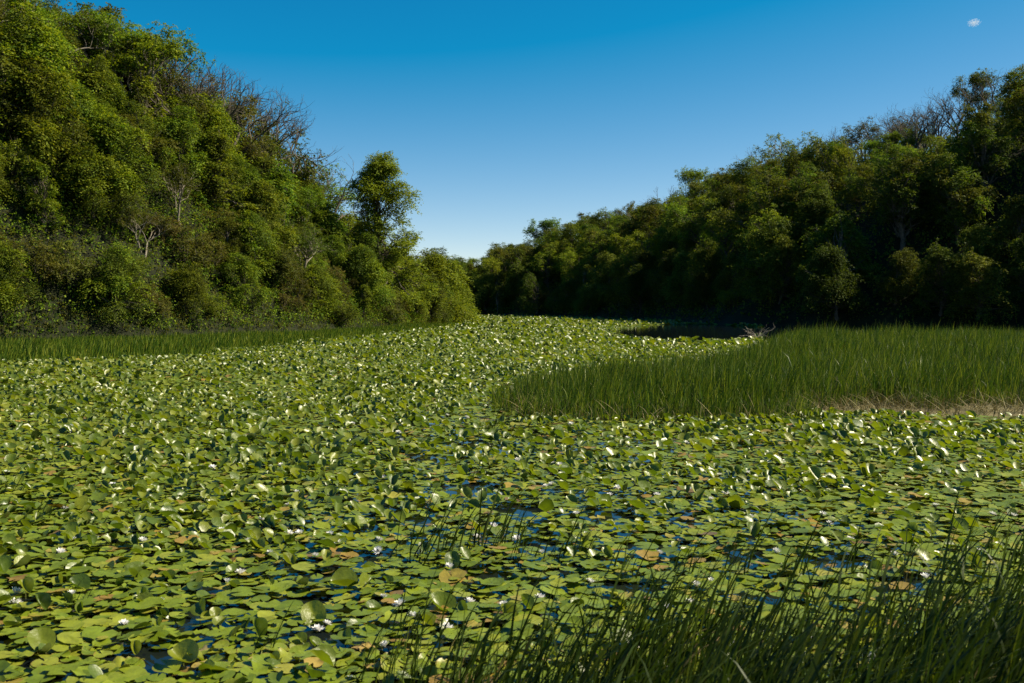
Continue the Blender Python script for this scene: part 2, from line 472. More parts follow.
def lobe_leaves(centers, radii, per_area, mb, mix=None, leaf=0.2, sprig=0.7, n_leaf=11, droop=0.5, up=0.35, flat=1.0, mat=0, drop_frac=0.0):
    """sprays of leaves standing out from a set of lobes"""
    if mix:
        lots = rng.choice(len(mix), len(centers), p=mix)
        for k_ in range(len(mix)):
            sel = [i for i in range(len(centers)) if lots[i] == k_]
            if sel:
                lobe_leaves([centers[i] for i in sel], [radii[i] for i in sel], per_area, mb, None, leaf * (1, 0.82, 1.2)[k_ % 3], sprig, n_leaf, droop, up, flat, k_, drop_frac)
        return
    Ps, As, Ns = [], [], []
    for c, r in zip(centers, radii):
        n = max(4, int(per_area * r * r))
        d = sphere_dirs(n, up)
        squash = np.array([rng.uniform(0.7, 1.25), rng.uniform(0.7, 1.25), flat * rng.uniform(0.75, 1.2)])
        start = c + d * squash * (r * rng.uniform(0.35, 1.0, (n, 1)))
        out = unit(d + rng.normal(size=(n, 3)) * 0.55)
        ln = sprig * rng.uniform(0.5, 1.25, (n, 1))
        for k in range(n_leaf):
            t = (k + rng.random((n, 1)) * 0.8) / n_leaf
            p = start + out * ln * t + np.array([0, 0, -1.0]) * (droop * ln * t * t)
            lat = unit(np.cross(out, np.array([0, 0, 1.0])) + 1e-6) * (1 if k % 2 else -1)
            p = p + lat * rng.uniform(0.02, 0.16, (n, 1)) * sprig + rng.normal(size=(n, 3)) * 0.05 * sprig
            ax = unit(lat * 0.8 + out * 0.6 + rng.normal(size=(n, 3)) * 0.35 + np.array([0, 0, -0.25]))
            nm = unit(np.array([0, 0, 0.8]) + d * 0.55 + rng.normal(size=(n, 3)) * 0.38)
            Ps.append(p); As.append(ax); Ns.append(nm)
    P = np.concatenate(Ps); A = np.concatenate(As); N = np.concatenate(Ns)
    s = leaf * rng.uniform(0.6, 1.3, len(P))
    leaves_mb(P, A, N, s, s * rng.uniform(0.5, 0.75, len(P)), mb, mat)

def wander(p0, p1, n, amt):
    t = np.linspace(0, 1, n)[:, None]
    p = p0 * (1 - t) + p1 * t
    w = np.cumsum(rng.normal(size=(n, 3)), 0)
    w = w - t * w[-1]
    w[0] = 0
    return p + w * amt

def limb_tree(H, base_r, lobes, radii, trunk_to=0.7, lean=0.04):
    """trunk with limbs reaching into the lobes"""
    mb = MB()
    top = np.array([rng.normal() * lean * H, rng.normal() * lean * H, H * trunk_to])
    tr = wander(np.array([0, 0, -0.5]), top, 9, 0.012 * H)
    rr = base_r * np.linspace(1.25, 0.35, 9); rr[0] *= 1.3
    mb.tube(tr, rr, 8)
    for c, r in zip(lobes, radii):
        k = int(np.clip(2 + (c[2] / H) * 6 - rng.integers(0, 3), 2, 8))
        p = wander(tr[k], np.asarray(c), 6, 0.015 * H)
        p[2:4, 2] += 0.02 * H
        mb.tube(p, np.linspace(rr[k] * 0.5, 0.018, 6), 5)
        for _ in range(3):
            q = np.asarray(c) + sphere_dirs(1, 0.3)[0] * r
            mb.tube(wander(p[rng.integers(3, 6)], q, 4, 0.05), np.linspace(0.022, 0.007, 4), 3)
    return mb

def proto_broadleaf(H, W, mat, leaf=0.2, density=38, low=0.12, n_lobes=44, mix=None):
    cs, rs = [], []
    a = rng.uniform(0, 6.28, 3)
    while len(cs) < n_lobes:
        d = sphere_dirs(1, 0.15)[0]
        th = math.atan2(d[1], d[0])
        bulge = 1 + 0.16 * math.sin(2 * th + a[0]) + 0.12 * math.sin(3 * th + a[1])
        q = rng.uniform(0.4, 1.0)
        c = np.array([d[0] * W * 0.5 * bulge * q, d[1] * W * 0.5 * bulge * q, H * (low + (1 - low) * (0.5 + 0.5 * d[2] * q * 1.08))])
        cs.append(c); rs.append(W * rng.uniform(0.06, 0.145))
    trunk = limb_tree(H, 0.02 * H + 0.03, cs, rs)
    cr = MB()
    lobe_leaves(cs, rs, density / 0.55, cr, mix, leaf=leaf, sprig=W * 0.13, n_leaf=11, droop=0.5, flat=0.78)
    return trunk.mesh("trunk_mesh", M['bark'], True), cr.mesh("crown_mesh", mat)

def proto_draped(H, W, mat, leaf=0.18, density=50, n_lobes=40, mix=None):
    """leafy to the ground, hung with climbers: a lumpy dome with hanging sides"""
    cs, rs = [], []
    a = rng.uniform(0, 6.28, 3)
    pw = rng.uniform(1.0, 2.4)                  # pointed to rounded
    off = rng.normal(size=2) * 0.10 * W         # the top leans off its foot
    for i in range(n_lobes):
        z = rng.random() ** 0.8
        th = rng.uniform(0, 6.28)
        prof = math.sqrt(max(0.02, 1 - z ** pw)) * (0.8 + 0.2 * math.sin(2 * th + a[0]) + 0.15 * math.sin(3 * th + a[1]))
        q = rng.uniform(0.4, 1.22)
        cs.append(np.array([math.cos(th) * W * 0.46 * prof * q + off[0] * z, math.sin(th) * W * 0.46 * prof * q + off[1] * z, H * (0.06 + 0.84 * z) + rng.normal() * 0.25]))
        rs.append(W * rng.uniform(0.06, 0.15))
        if rng.random() < 0.30:                 # a shoot that stands out of the mass
            k_ = rng.uniform(1.15, 1.45)
            cs.append(cs[-1] * np.array([k_, k_, min(1.12, k_)])); rs.append(W * rng.uniform(0.03, 0.06))
    trunk = limb_tree(H, 0.018 * H + 0.03, cs, rs)
    cr = MB()
    lobe_leaves(cs, rs, density / 0.55, cr, mix, leaf=leaf, sprig=W * 0.15, n_leaf=13, droop=0.75, up=0.35, flat=0.8)
    return trunk.mesh("trunk_mesh", M['bark'], True), cr.mesh("crown_mesh", mat)

def proto_shrub(H, W, mat, leaf=0.13, n_lobes=24, density=62):
    cs, rs = [], []
    for i in range(n_lobes):
        th = rng.uniform(0, 6.28); q = math.sqrt(rng.random())
        z = rng.random() * (1 - 0.6 * q * q)
        cs.append(np.array([math.cos(th) * W * 0.45 * q, math.sin(th) * W * 0.45 * q, H * (0.1 + 0.72 * z)]))
        rs.append(W * rng.uniform(0.09, 0.16))
    st = MB()
    for c in cs:
        b = np.array([c[0] * 0.15, c[1] * 0.15, -0.3])
        st.tube(wander(b, c, 6, 0.05), np.linspace(0.04, 0.012, 6), 4)
        for _ in range(5):
            q = c + sphere_dirs(1, 0.6)[0] * W * rng.uniform(0.15, 0.26)
            st.tube(wander(c, q, 4, 0.03), np.linspace(0.012, 0.004, 4), 3)
    cr = MB()
    lobe_leaves(cs, rs, density / 0.55, cr, leaf=leaf, sprig=W * 0.12, n_leaf=10, droop=0.35, up=0.35)
    return st.mesh("trunk_mesh", M['bark'], True), cr.mesh("crown_mesh", mat)

def proto_bare(H, W, leafy, mat, bark='bark_pale', depth=5, stems=1):
    """branching skeleton to fine twigs; leafy = share of twig ends that still carry leaves"""
    mb = MB(); tips = []
    def grow(p, d, ln, r, lev):
        n = 5
        pts = [p]
        for i in range(n - 1):
            d = unit(d + rng.normal(size=3) * (0.13 if lev else 0.06) + np.array([0, 0, 0.05]))
            pts.append(pts[-1] + d * ln / (n - 1))
        r1 = r * (0.76 if lev < depth else 0.45)
        mb.tube(pts, np.linspace(r, r1, n), 7 if lev == 0 else (5 if lev < 3 else 3))
        if lev >= depth - 2: tips.append((pts[-1], d))
        if lev == depth: return
        k = rng.integers(2, 4) if lev else rng.integers(3, 5)
        for i in range(k):
            ax = sphere_dirs(1)[0]
            side = unit(np.cross(d, ax))
            spread = rng.uniform(0.35, 0.85)
            nd = unit(d * math.cos(spread) + side * math.sin(spread) * (W / H * 1.7) + np.array([0, 0, 0.12]))
            at = pts[-1] if i < 2 else pts[rng.integers(2, n)]
            grow(np.array(at), nd, ln * rng.uniform(0.58, 0.82), r1 * rng.uniform(0.68, 0.86), lev + 1)
    for s in range(stems):
        grow(np.array([rng.normal() * 0.15 * (stems > 1), rng.normal() * 0.15 * (stems > 1), -0.4]), unit(np.array([rng.normal() * 0.1 * stems, rng.normal() * 0.1 * stems, 1.0])), H * 0.34, 0.021 * H + 0.01, 0)
    # scale to the wished height
    allv = np.concatenate(mb.v); hmax = allv[:, 2].max(); f = H / hmax
    mb.v = [v * f for v in mb.v]
    cr = None
    if leafy > 0:
        cr = MB()
        idx = rng.random(len(tips)) < leafy
        cs = [t[0] * f for t, k in zip(tips, idx) if k]
        rs = rng.uniform(0.25, 0.5, len(cs))
        lobe_leaves(cs, rs, 60, cr, leaf=0.16, sprig=0.42, n_leaf=8, droop=0.3)
        cr = cr.mesh("crown_mesh", mat)
    return mb.mesh("trunk_mesh", M[bark], True), cr

def proto_lone(H, W):
    """tall open tree, its boughs in loose uneven layers"""
    cs, rs = [], []
    for i in range(125):
        z = 0.05 + 0.93 * rng.random() ** 1.05
        w = W * 0.5 * np.interp(z, [0, 0.25, 0.5, 0.65, 0.8, 0.92, 1.0], [1.1, 1.05, 0.9, 0.72, 0.52, 0.36, 0.14])
        w *= 1 + 0.22 * math.sin(9 * z + 1.0)
        th = rng.uniform(0, 6.28)
        q = rng.uniform(0.25, 1.0)
        cs.append(np.array([math.cos(th) * w * q + 0.35 * z, math.sin(th) * w * q, H * (0.96 * z) - 0.12 * w * q]))
        rs.append(rng.uniform(0.4, 0.85))
    trunk = limb_tree(H, 0.2, cs, rs, trunk_to=0.93, lean=0.02)
    cr = MB()
    lobe_leaves(cs, rs, 92, cr, leaf=0.19, sprig=0.95, n_leaf=12, droop=0.4, flat=0.55)
    return trunk.mesh("trunk_mesh", M['bark'], True), cr.mesh("crown_mesh", M['leaf_yellow'])

PROTO = {
    'draped_tree': [(7.0, proto_draped(7.0, w, [M['leaf_mid'], M['leaf_dark'], M['leaf_yellow']], mix=(p0, p1, 1 - p0 - p1))) for w, p0, p1 in ((5.5, .6, .3), (6.5, .5, .2), (4.2, .4, .5), (7.2, .55, .25), (3.8, .35, .25), (4.6, .6, .3), (6.0, .3, .6))],
    'broadleaf_tree': [(9.0, proto_broadleaf(9.0, w, [M['leaf_dark'], M['leaf_mid'], M['leaf_olive']], mix=(.6, .25, .15))) for w in (6.5, 7.5, 6.0, 8.0, 5.4)],
    'thicket_tree': [(8.0, proto_draped(8.0, w, M['leaf_dark'], leaf=0.2, density=34)) for w in (7.0, 6.0, 8.0)],
    'ash_tree': [(8.5, proto_broadleaf(8.5, w, M['leaf_yellow'], leaf=0.22, density=30, n_lobes=32)) for w in (5.5, 6.5)],
    'shrub': [(3.2, proto_shrub(3.2, w, M['leaf_olive'])) for w in (4.2, 3.4)] + [(3.0, proto_shrub(3.0, w, M['leaf_mid'])) for w in (4.0, 3.6)],
    'rusty_shrub': [(2.8, proto_shrub(2.8, w, M['leaf_rust'])) for w in (3.6, 3.0)],
    'thin_tree': [(8.5, proto_bare(8.5, w, lf, M[mt], stems=2)) for w, lf, mt in ((4.5, 0.35, 'leaf_olive'), (5.0, 0.25, 'leaf_mid'), (4.0, 0.5, 'leaf_mid'), (5.5, 0.3, 'leaf_dark'))],
    'bare_tree': [(7.5, proto_bare(7.5, w, 0.0, None, bark='bark', depth=6)) for w in (4.5, 5.5, 5.0)],
    'willow': [(7.5, proto_draped(7.5, w, M['leaf_yellow'], leaf=0.2, density=34)) for w in (7.0, 6.0)],
    'lone_tree': [(15.5, proto_lone(15.5, 8.4))],
}
PHRASE = {
    'draped_tree': "green climber-draped tree",
    'broadleaf_tree': "dark green broadleaf tree",
    'thicket_tree': "dark bushy tree",
    'ash_tree': "yellow green leafy tree",
    'shrub': "low twiggy shrub",
    'rusty_shrub': "brownish rusty shrub",
    'thin_tree': "thin grey-limbed tree",
    'bare_tree': "leafless grey tree",
    'willow': "bright yellow green bushy tree",
    'lone_tree': "tall open tree with layered yellow green foliage",
}
GROUP = {'thicket_tree': "broadleaf trees on the slopes", 'draped_tree': "climber covered trees on the slopes", 'broadleaf_tree': "broadleaf trees on the slopes", 'ash_tree': "yellow green trees on the slopes",
         'shrub': "shrubs on the banks", 'rusty_shrub': "shrubs on the banks", 'thin_tree': "half bare trees on the crests", 'bare_tree': "leafless trees on the crests",
         'willow': "bushy trees at the tip of the left bank"}
NAME = {'rusty_shrub': 'shrub', 'willow': 'bushy_tree', 'thicket_tree': 'broadleaf_tree', 'lone_tree': 'tall_tree', 'ash_tree': 'leafy_tree'}
tree_items = []
plants = []

def plant(kind, x, y, height, where, z=None):
    H, (tm, cm) = random.choice(PROTO[kind])
    z = float(terrain(np.array([x]), np.array([y]))[0]) if z is None else z
    s = height / H
    name = NAME.get(kind, kind)
    e = bpy.data.objects.new(name, None)
    e.empty_display_size = 0.5
    e.location = (x, y, z - 0.05)
    e.rotation_euler = (random.uniform(-.05, .05), random.uniform(-.05, .05), random.uniform(0, 6.28))
    w = s * random.uniform(0.92, 1.18)
    e.scale = (w, w, s)
    C.objects.link(e)
    link("trunk" if 'shrub' not in kind else "stems", tm, e)
    if cm: link("crown" if 'shrub' not in kind else "foliage", cm, e)
    tag(e, "x", "shrub" if 'shrub' in kind else "tree", GROUP.get(kind))
    px, py, _ = project(x, y, z + height * 0.6)
    if where.endswith("left bank") or "left slope" in where or "left crest" in where:
        where += "" if "tip" in where else " at far left" if px < 160 else " below the bare trees" if px < 330 and "crest" not in where else " near the tall tree" if px > 330 else ""
    elif "right" in where:
        where += " at its far end" if px < 570 else " behind the open water" if px < 765 else " behind the reed bed"
    tree_items.append((e, PHRASE[kind], where, float(px)))
    plants.append((x, y, z, height))
    return e

def hidden(x, y, ztop):
    """behind the land and its tree cover?"""
    t = np.linspace(0.3, 0.955, 60)
    X, Y = x * t, y * t
    Z = CAM[2] + (ztop - CAM[2]) * t
    g = terrain(X, Y); d = poly_dist(X, Y, POND)
    cover = np.where(d > 1.5, g + np.minimum(3.2, 1.0 + d * 0.3), -5)
    return bool(np.any(cover > Z))

def fill(box, band, kinds, max_n, tries=30):
    """scatter on a slope band: kinds(d, px) -> (kind, height, place, spacing)"""
    n0 = len(plants)
    B = 22000
    xs, ys = rng.uniform(*box[0], B), rng.uniform(*box[1], B)
    ds = poly_dist(xs, ys, POND)
    pxs = 512 + F * xs / ys
    ok = (ds > band[0]) & (ds < band[1]) & (pxs > -70) & (pxs < 1095)
    for x, y, d, px in zip(xs[ok], ys[ok], ds[ok], pxs[ok]):
        if len(plants) - n0 >= max_n: break
        if not band[2](x, y): continue
        kind, h, where, rm = kinds(d, px, x, y)
        if any((x - a) ** 2 + (y - b) ** 2 < ((rm + c) * 0.5) ** 2 for a, b, c in taken): continue
        z = float(terrain(np.array([x]), np.array([y]))[0])
        limit = skyline(px) + random.uniform(0, 10)
        if 'bare' not in kind:       # the leafy canopy stays below the bare tops
            limit += (16 if 'thin' in kind else 40) if 150 < px < 285 else 20 if 135 < px < 330 else (12 if 'thin' in kind else 29) if 850 < px < 1005 else 2 if 850 < px < 1005 else 3
        top = CAM[2] + y * (305 - limit) / F
        h0 = h
        if z + h > top: h = top - z
        if h < 1.6 or h < 0.35 * h0: continue
        if hidden(x, y, z + h): continue
        taken.append((x, y, rm))
        plant(kind, float(x), float(y), float(h), where, z)

is_left = lambda x, y: x < -4 and y < 175 and not (y > 150 and x > -14)
is_right = lambda x, y: y > 78 and (x > -4 or y > 195) and not (x < 2 and y < 190)
U = random.uniform
def pick(table, where):
    """table rows: share, kind, least height, most height, spacing"""
    r = random.random()
    for sh, kind, h0, h1, rm in table:
        if r < sh: return (kind, U(h0, h1), where, rm)
        r -= sh
    return (kind, U(h0, h1), where, rm)
def left_foot(d, px, x, y):
    return pick(((.38, 'shrub', 1.9, 3.2, 1.6), (.07, 'rusty_shrub', 1.7, 2.6, 1.7), (.49, 'draped_tree', 3.0, 5.2, 2.0), (.06, 'thin_tree', 3, 4.5, 2.2)), "foot of left bank")
def left_low(d, px, x, y):
    return pick(((.72, 'draped_tree', 4.2, 7.0, 2.3), (.10, 'shrub', 2.4, 3.6, 2.2), (.10, 'broadleaf_tree', 5, 7, 3.2), (.08, 'thin_tree', 5, 7, 2.2)), "lower left slope")
def left_mid(d, px, x, y):
    return pick(((.44, 'draped_tree', 4.6, 7.5, 3.0), (.16, 'broadleaf_tree', 5.5, 7.5, 3.2), (.40, 'thin_tree', 6, 9.5, 2.0)), "middle left slope")
def left_top(d, px, x, y):
    if px < 130: return pick(((.82, 'broadleaf_tree', 8, 11, 3.6), (.18, 'thin_tree', 7, 10, 2.6)), "left crest")
    if 150 < px < 290: return pick(((.20, 'thin_tree', 6, 9, 2.4), (.34, 'bare_tree', 7, 10, 2.4), (.46, 'draped_tree', 4, 6, 2.8)), "left crest")
    return pick(((.34, 'thin_tree', 6, 9, 2.2), (.22, 'bare_tree', 6, 9, 2.4), (.26, 'draped_tree', 4, 6, 2.8), (.18, 'broadleaf_tree', 5, 7, 3.0)), "left crest")
def right_foot(d, px, x, y):
    return pick(((.0, 'broadleaf_tree', 5.5, 8.5, 4.0), (.82, 'thicket_tree', 4, 8, 3.3), (.03, 'ash_tree', 5, 8, 4), (.15, 'shrub', 2.5, 3.5, 2.8)), "foot of right hill")
def right_low(d, px, x, y):
    return pick(((.50, 'broadleaf_tree', 7.5, 11, 4.6), (.20, 'ash_tree', 7.5, 10, 4.4), (.30, 'thicket_tree', 6, 8.5, 4.2)), "lower right slope")
def right_mid(d, px, x, y):
    return pick(((.72, 'broadleaf_tree', 7.5, 11, 4.7), (.20, 'ash_tree', 7, 10, 4.4), (.08, 'thin_tree', 7, 9, 3)), "middle right slope")
def right_top(d, px, x, y):
    if 840 < px < 1010: return pick(((.50, 'bare_tree', 7, 10, 2.4), (.12, 'thin_tree', 7, 9, 3), (.38, 'broadleaf_tree', 6, 9, 4.4)), "right crest")
    return pick(((.10, 'bare_tree', 6, 8.5, 3), (.14, 'thin_tree', 6, 8, 3), (.76, 'broadleaf_tree', 6, 9, 4.4)), "right crest")

# the trees one would name first
plant('lone_tree', -12.6, 99.0, 15.0, "standing at the end of the left ridge")
for px_, Y_, h_ in ((424, 112, 8.2), (446, 120, 8.4), (462, 126, 5.6)):
    plant('willow', (px_ - 512) / F * Y_, Y_, h_, "tip of left bank")
def crest_spot(px, depth_in, y0, y1):
    """the point of a bearing that lies so far inland"""
    ys = np.linspace(y0, y1, 300); xs = (px - 512) / F * ys
    d = poly_dist(xs, ys, POND)
    k = np.argmax(d >= depth_in)
    return float(xs[k]), float(ys[k])
for px_, kind_ in ((140, 'bare_tree'), (152, 'thin_tree'), (172, 'bare_tree'), (188, 'bare_tree'), (194, 'bare_tree'), (200, 'bare_tree'), (206, 'bare_tree'), (212, 'bare_tree'), (231, 'bare_tree'), (244, 'bare_tree'), (258, 'bare_tree'), (224, 'bare_tree'), (238, 'bare_tree'), (250, 'bare_tree'),
                   (268, 'thin_tree'), (290, 'bare_tree'), (306, 'bare_tree'), (318, 'thin_tree')):
    x_, Y_ = crest_spot(px_, random.uniform(11, 15), 50, 140)
    z_ = float(terrain(np.array([x_]), np.array([Y_]))[0])
    h_ = min(13, CAM[2] + Y_ * (305 - skyline(px_) + random.uniform(-6, 4)) / F - z_)
    if h_ > 3.5: plant(kind_, x_, Y_, h_, "against sky on left ridge")
for px_, kind_ in ((660, 'bare_tree'), (695, 'thin_tree'), (722, 'bare_tree'), (768, 'bare_tree'), (792, 'thin_tree'), (846, 'bare_tree'), (868, 'thin_tree'), (884, 'bare_tree'), (893, 'bare_tree'), (906, 'bare_tree'), (918, 'bare_tree'), (930, 'bare_tree'),
                   (943, 'bare_tree'), (955, 'bare_tree'), (968, 'bare_tree'), (980, 'thin_tree'), (995, 'bare_tree'), (549, 'thin_tree'), (470, 'thin_tree')):
    x_, Y_ = crest_spot(px_, random.uniform(27, 36), 90, 290)
    z_ = float(terrain(np.array([x_]), np.array([Y_]))[0])
    h_ = min(12, CAM[2] + Y_ * (305 - skyline(px_) + random.uniform(-4, 5)) / F - z_)
    if h_ > 3.5: plant(kind_, x_, Y_, h_, "against sky on right ridge")
LX, RX = ((-62, -4), (44, 160)), ((-45, 100), (80, 290))
taken = []
fill(LX, (0.7, 5, is_left), left_foot, 120)
fill(LX, (5, 11, is_left), left_low, 100)
fill(LX, (11, 18, is_left), left_mid, 60)
fill(LX, (18, 32, is_left), left_top, 44)
taken = []
fill(RX, (0.8, 5, is_right), right_foot, 48)
fill(RX, (5, 14, is_right), right_low, 56)
fill(RX, (14, 26, is_right), right_mid, 60)
fill(RX, (26, 44, is_right), right_top, 66)
single_out(tree_items)

# brambles, ivy and saplings between the trees: nobody could count them
def undergrowth(box, n, cond, leaf, hgt, mat, label):
    x = rng.uniform(*box[0], n); y = rng.uniform(*box[1], n)
    d = poly_dist(x, y, POND)
    px = 512 + F * x / y
    k = (d > 0.1) & (d < 44) & (px > -120) & (px < 1150) & cond(x, y)
    x, y = x[k], y[k]; m = len(x)
    z = terrain(x, y) + hgt * rng.random(m) * (0.3 + 1.4 * fbm(x, y, 3.0))
    base = np.stack([x, y, z], -1)
    mb = MB(); N = 9
    out = unit(rng.normal(size=(m, 3)) + np.array([0, 0, 0.5]))
    Ps, As, Ns = [], [], []
    for i in range(N):
        t = i / N
        Ps.append(base + out * (t * 0.8 * leaf * 4.5) - np.array([0, 0, 1.0]) * t * t * 0.5 * leaf * 4 + rng.normal(size=(m, 3)) * leaf * 0.5)
        As.append(unit(rng.normal(size=(m, 3)) + np.array([0, 0, -0.2]))); Ns.append(unit(np.array([0, 0, 0.9]) + rng.normal(size=(m, 3)) * 0.45))
    P = np.concatenate(Ps); s_ = leaf * rng.uniform(0.6, 1.3, len(P))
    leaves_mb(P, np.concatenate(As), np.concatenate(Ns), s_, s_ * 0.65, mb)
    tag(link("undergrowth", mb.mesh("undergrowth", mat)), label, "undergrowth", kind="stuff")
undergrowth(LX, 120000, lambda x, y: (x < -4) & (y < 175), 0.15, 1.2, M['leaf_mid'], "brambles and ivy covering the left slope between its trees")
undergrowth(RX, 60000, lambda x, y: (y > 78) & ((x > -4) | (y > 195)), 0.32, 1.4, M['leaf_dark'], "dark undergrowth covering the right hill between its trees")

undergrowth(LX, 110000, lambda x, y: (x < -4) & (y < 175) & (poly_dist(x, y, POND) < 8), 0.13, 0.8, M['leaf_olive'], "low olive scrub along the foot of the left bank")
# ------------------------------------------------------------------ lily pads
def region_mask(x, y):
    """open water and reed bed: where no lily leaf lies"""
    px, py, _ = project(x, y, 0 * x)
    g = np.zeros(x.shape, bool)
    for cx, cy, rx, ry in ((694, 333, 80, 9),):
        g |= ((px - cx) / rx) ** 2 + ((py - cy) / ry) ** 2 < 1 + 0.5 * (vnoise(x, y, 1.5) - 0.5)
    g |= (px > 762) & (y > 42) & (x > 8)
    return g

GAPS = [(215, 612, 30, 7), (150, 664, 55, 13), (190, 634, 34, 9), (300, 604, 46, 9), (320, 578, 36, 8), (330, 640, 46, 9), (480, 448, 34, 5),
        (430, 462, 30, 6), (470, 490, 42, 7), (520, 512, 40, 7), (600, 520, 46, 8), (690, 523, 36, 7), (650, 548, 46, 6), (540, 548, 36, 7),
        (830, 566, 46, 10), (360, 560, 30, 7), (490, 578, 30, 6), (740, 560, 36, 8), (300, 495, 22, 4), (420, 524, 28, 6), (900, 590, 40, 10), (760, 600, 40, 10), (630, 590, 40, 10)]
def gap_prob(x, y):
    """how open the water is between the leaves, 0..1"""
    px, py, _ = project(x, y, 0 * x)
    p = 0.30 * np.exp(-(((px - 560) / 260) ** 2 + ((py - 530) / 75) ** 2)) + 0.16 * np.exp(-(((px - 260) / 170) ** 2 + ((py - 630) / 70) ** 2))
    for cx, cy, rx, ry in GAPS:
        rx, ry = rx * 0.88, ry * 0.85
        w = 0.35 * (vnoise(x, y, 0.35) - 0.5)
        p = np.maximum(p, 0.97 * ((((px - cx) / rx) ** 2 + ((py - cy) / ry) ** 2) < 0.75 + w))
    return p

MUD = np.array([ground_point(*p) for p in ((800, 408), (840, 404), (920, 403), (1024, 405), (1120, 408), (1120, 419), (1024, 419), (950, 418), (870, 417), (815, 414))])
BED = np.array([(-0.45, 23.4), (-0.05, 21.0), (0.55, 18.9), (2.6, 18.5), (5.3, 18.9), (6.4, 20.4), (9.0, 21.0), (12.0, 20.8), (18, 20.5), (30, 22), (34, 40),
                (30, 54), (20, 54), (14.6, 53), (11.2, 45), (8.2, 36), (5.6, 31.5), (3.4, 28.5), (1.2, 26.5)])
STRIP = np.array([(-40, 33), (-26, 34), (-19, 36), (-13.0, 41), (-10.8, 52), (-9, 65), (-6.5, 84), (-4.6, 104), (-3.6, 122), (-4.4, 134),
                  (-6.2, 134), (-9, 112), (-13, 93), (-17.5, 77.5), (-24, 65), (-33, 55), (-48, 48)])

def pad_field(bands):
    X, Y, S = [], [], []
    for y0, y1, st, r in bands:
        ys = np.arange(y0, y1, st)
        for yy in ys:
            half = min(0.62 * yy + 1.5, 75)
            n = int(2 * half / st)
            x = -half + (np.arange(n) + rng.random(n)) * st
            X.append(x); Y.append(yy + rng.uniform(-0.5, 0.5, n) * st); S.append(np.full(n, r))
    return np.concatenate(X), np.concatenate(Y), np.concatenate(S)

px_, py_, pr_ = pad_field([(4.2, 14, 0.083, 0.062), (14, 26, 0.11, 0.070), (26, 52, 0.15, 0.086), (52, 100, 0.26, 0.14), (100, 215, 0.45, 0.21)])
keep = poly_dist(px_, py_, POND) < -0.4
keep &= ~region_mask(px_, py_)
keep &= poly_dist(px_, py_, BED) > -0.5 * vnoise(px_, py_, 0.6)
keep &= poly_dist(px_, py_, MUD) > 0.0
keep &= poly_dist(px_, py_, STRIP) > -3.2 * fbm(px_, py_, 2.0)
keep &= rng.random(len(px_)) > gap_prob(px_, py_)
px_, py_, pr_ = px_[keep], py_[keep], pr_[keep]
pr_ = pr_ * np.exp(rng.normal(size=len(pr_)) * 0.30).clip(0.45, 1.8)
# which ones stand up out of the water
share = np.interp(py_, [4, 8, 12, 18, 28, 45, 90, 210], [0.11, 0.13, 0.22, 0.36, 0.43, 0.40, 0.26, 0.16])
patch = 0.5 * fbm(px_, py_, 3.0) + 0.5 * fbm(px_ + 40, py_ + 17, 1.1)
share = share * np.interp(patch, [0.36, 0.5, 0.64], [0.25, 1.0, 2.0])
u_ = px_ / py_
share = np.where((py_ < 11) & (u_ > 0.0), share * 0.7, share)
up_ = rng.random(len(px_)) < share
# scatter margin: which leaves the photo shows largest
ix, iy, _ = project(px_, py_, 0 * px_)
inframe = (ix > 4) & (ix < 1020) & (iy < 676)
near_flat = [i for i in np.argsort(py_) if inframe[i] and not up_[i]][:300]
near_up = [i for i in np.argsort(py_) if inframe[i] and up_[i]][:170]
solo = np.zeros(len(px_), bool); solo[near_flat] = True; solo[near_up] = True

def basis(yaw, tilt, roll):
    """rotation matrices (n,3,3): tilt about local x after yaw"""
    cy, sy = np.cos(yaw), np.sin(yaw); ct, st = np.cos(tilt), np.sin(tilt); cr, sr = np.cos(roll), np.sin(roll)
    Z = np.zeros_like(yaw); O = np.ones_like(yaw)
    Rz = np.stack([np.stack([cy, -sy, Z], -1), np.stack([sy, cy, Z], -1), np.stack([Z, Z, O], -1)], 1)
    Rx = np.stack([np.stack([O, Z, Z], -1), np.stack([Z, ct, -st], -1), np.stack([Z, st, ct], -1)], 1)
    Ry = np.stack([np.stack([cr, Z, sr], -1), np.stack([Z, O, Z], -1), np.stack([-sr, Z, cr], -1)], 1)
    return Rz @ Rx @ Ry

pads = MB()
# flat leaves of the sheet
fi = np.where(~up_ & ~solo)[0]
K = 11
ang = 0.22 + np.arange(K) * (2 * math.pi - 0.44) / (K - 1)
def flat_template(n):
    rad = 1 + 0.05 * np.sin(3 * ang[None] + rng.uniform(0, 6.28, (n, 1))) + rng.normal(size=(n, K)) * 0.02
    torn = rng.random((n, K)) < 0.045
    rad = np.where(torn, rad * rng.uniform(0.5, 0.85, (n, K)), rad)
    x = np.concatenate([np.zeros((n, 1)) + 0.12, rad * np.cos(ang)], 1)
    y = np.concatenate([np.zeros((n, 1)), rad * np.sin(ang)], 1)
    curl = rng.random((n, 1)) ** 2 * 0.4
    z = np.concatenate([np.zeros((n, 1)), curl * rng.random((n, K)) + 0.04 * np.sin(2 * ang[None] + rng.uniform(0, 6.28, (n, 1)))], 1)
    return np.stack([x, y, z], -1)
n = len(fi)
T = flat_template(n) * pr_[fi][:, None, None]
Rm = basis(rng.uniform(0, 6.28, n), rng.normal(size=n) * 0.10, rng.normal(size=n) * 0.10)
V = np.einsum('nij,nkj->nki', Rm, T) + np.stack([px_[fi], py_[fi], rng.uniform(0.010, 0.07, n)], -1)[:, None]
tri = np.stack([np.zeros(K - 1, int), np.arange(1, K), np.arange(2, K + 1)], -1)
F3 = (tri[None] + (np.arange(n) * (K + 1))[:, None, None]).reshape(-1, 3)
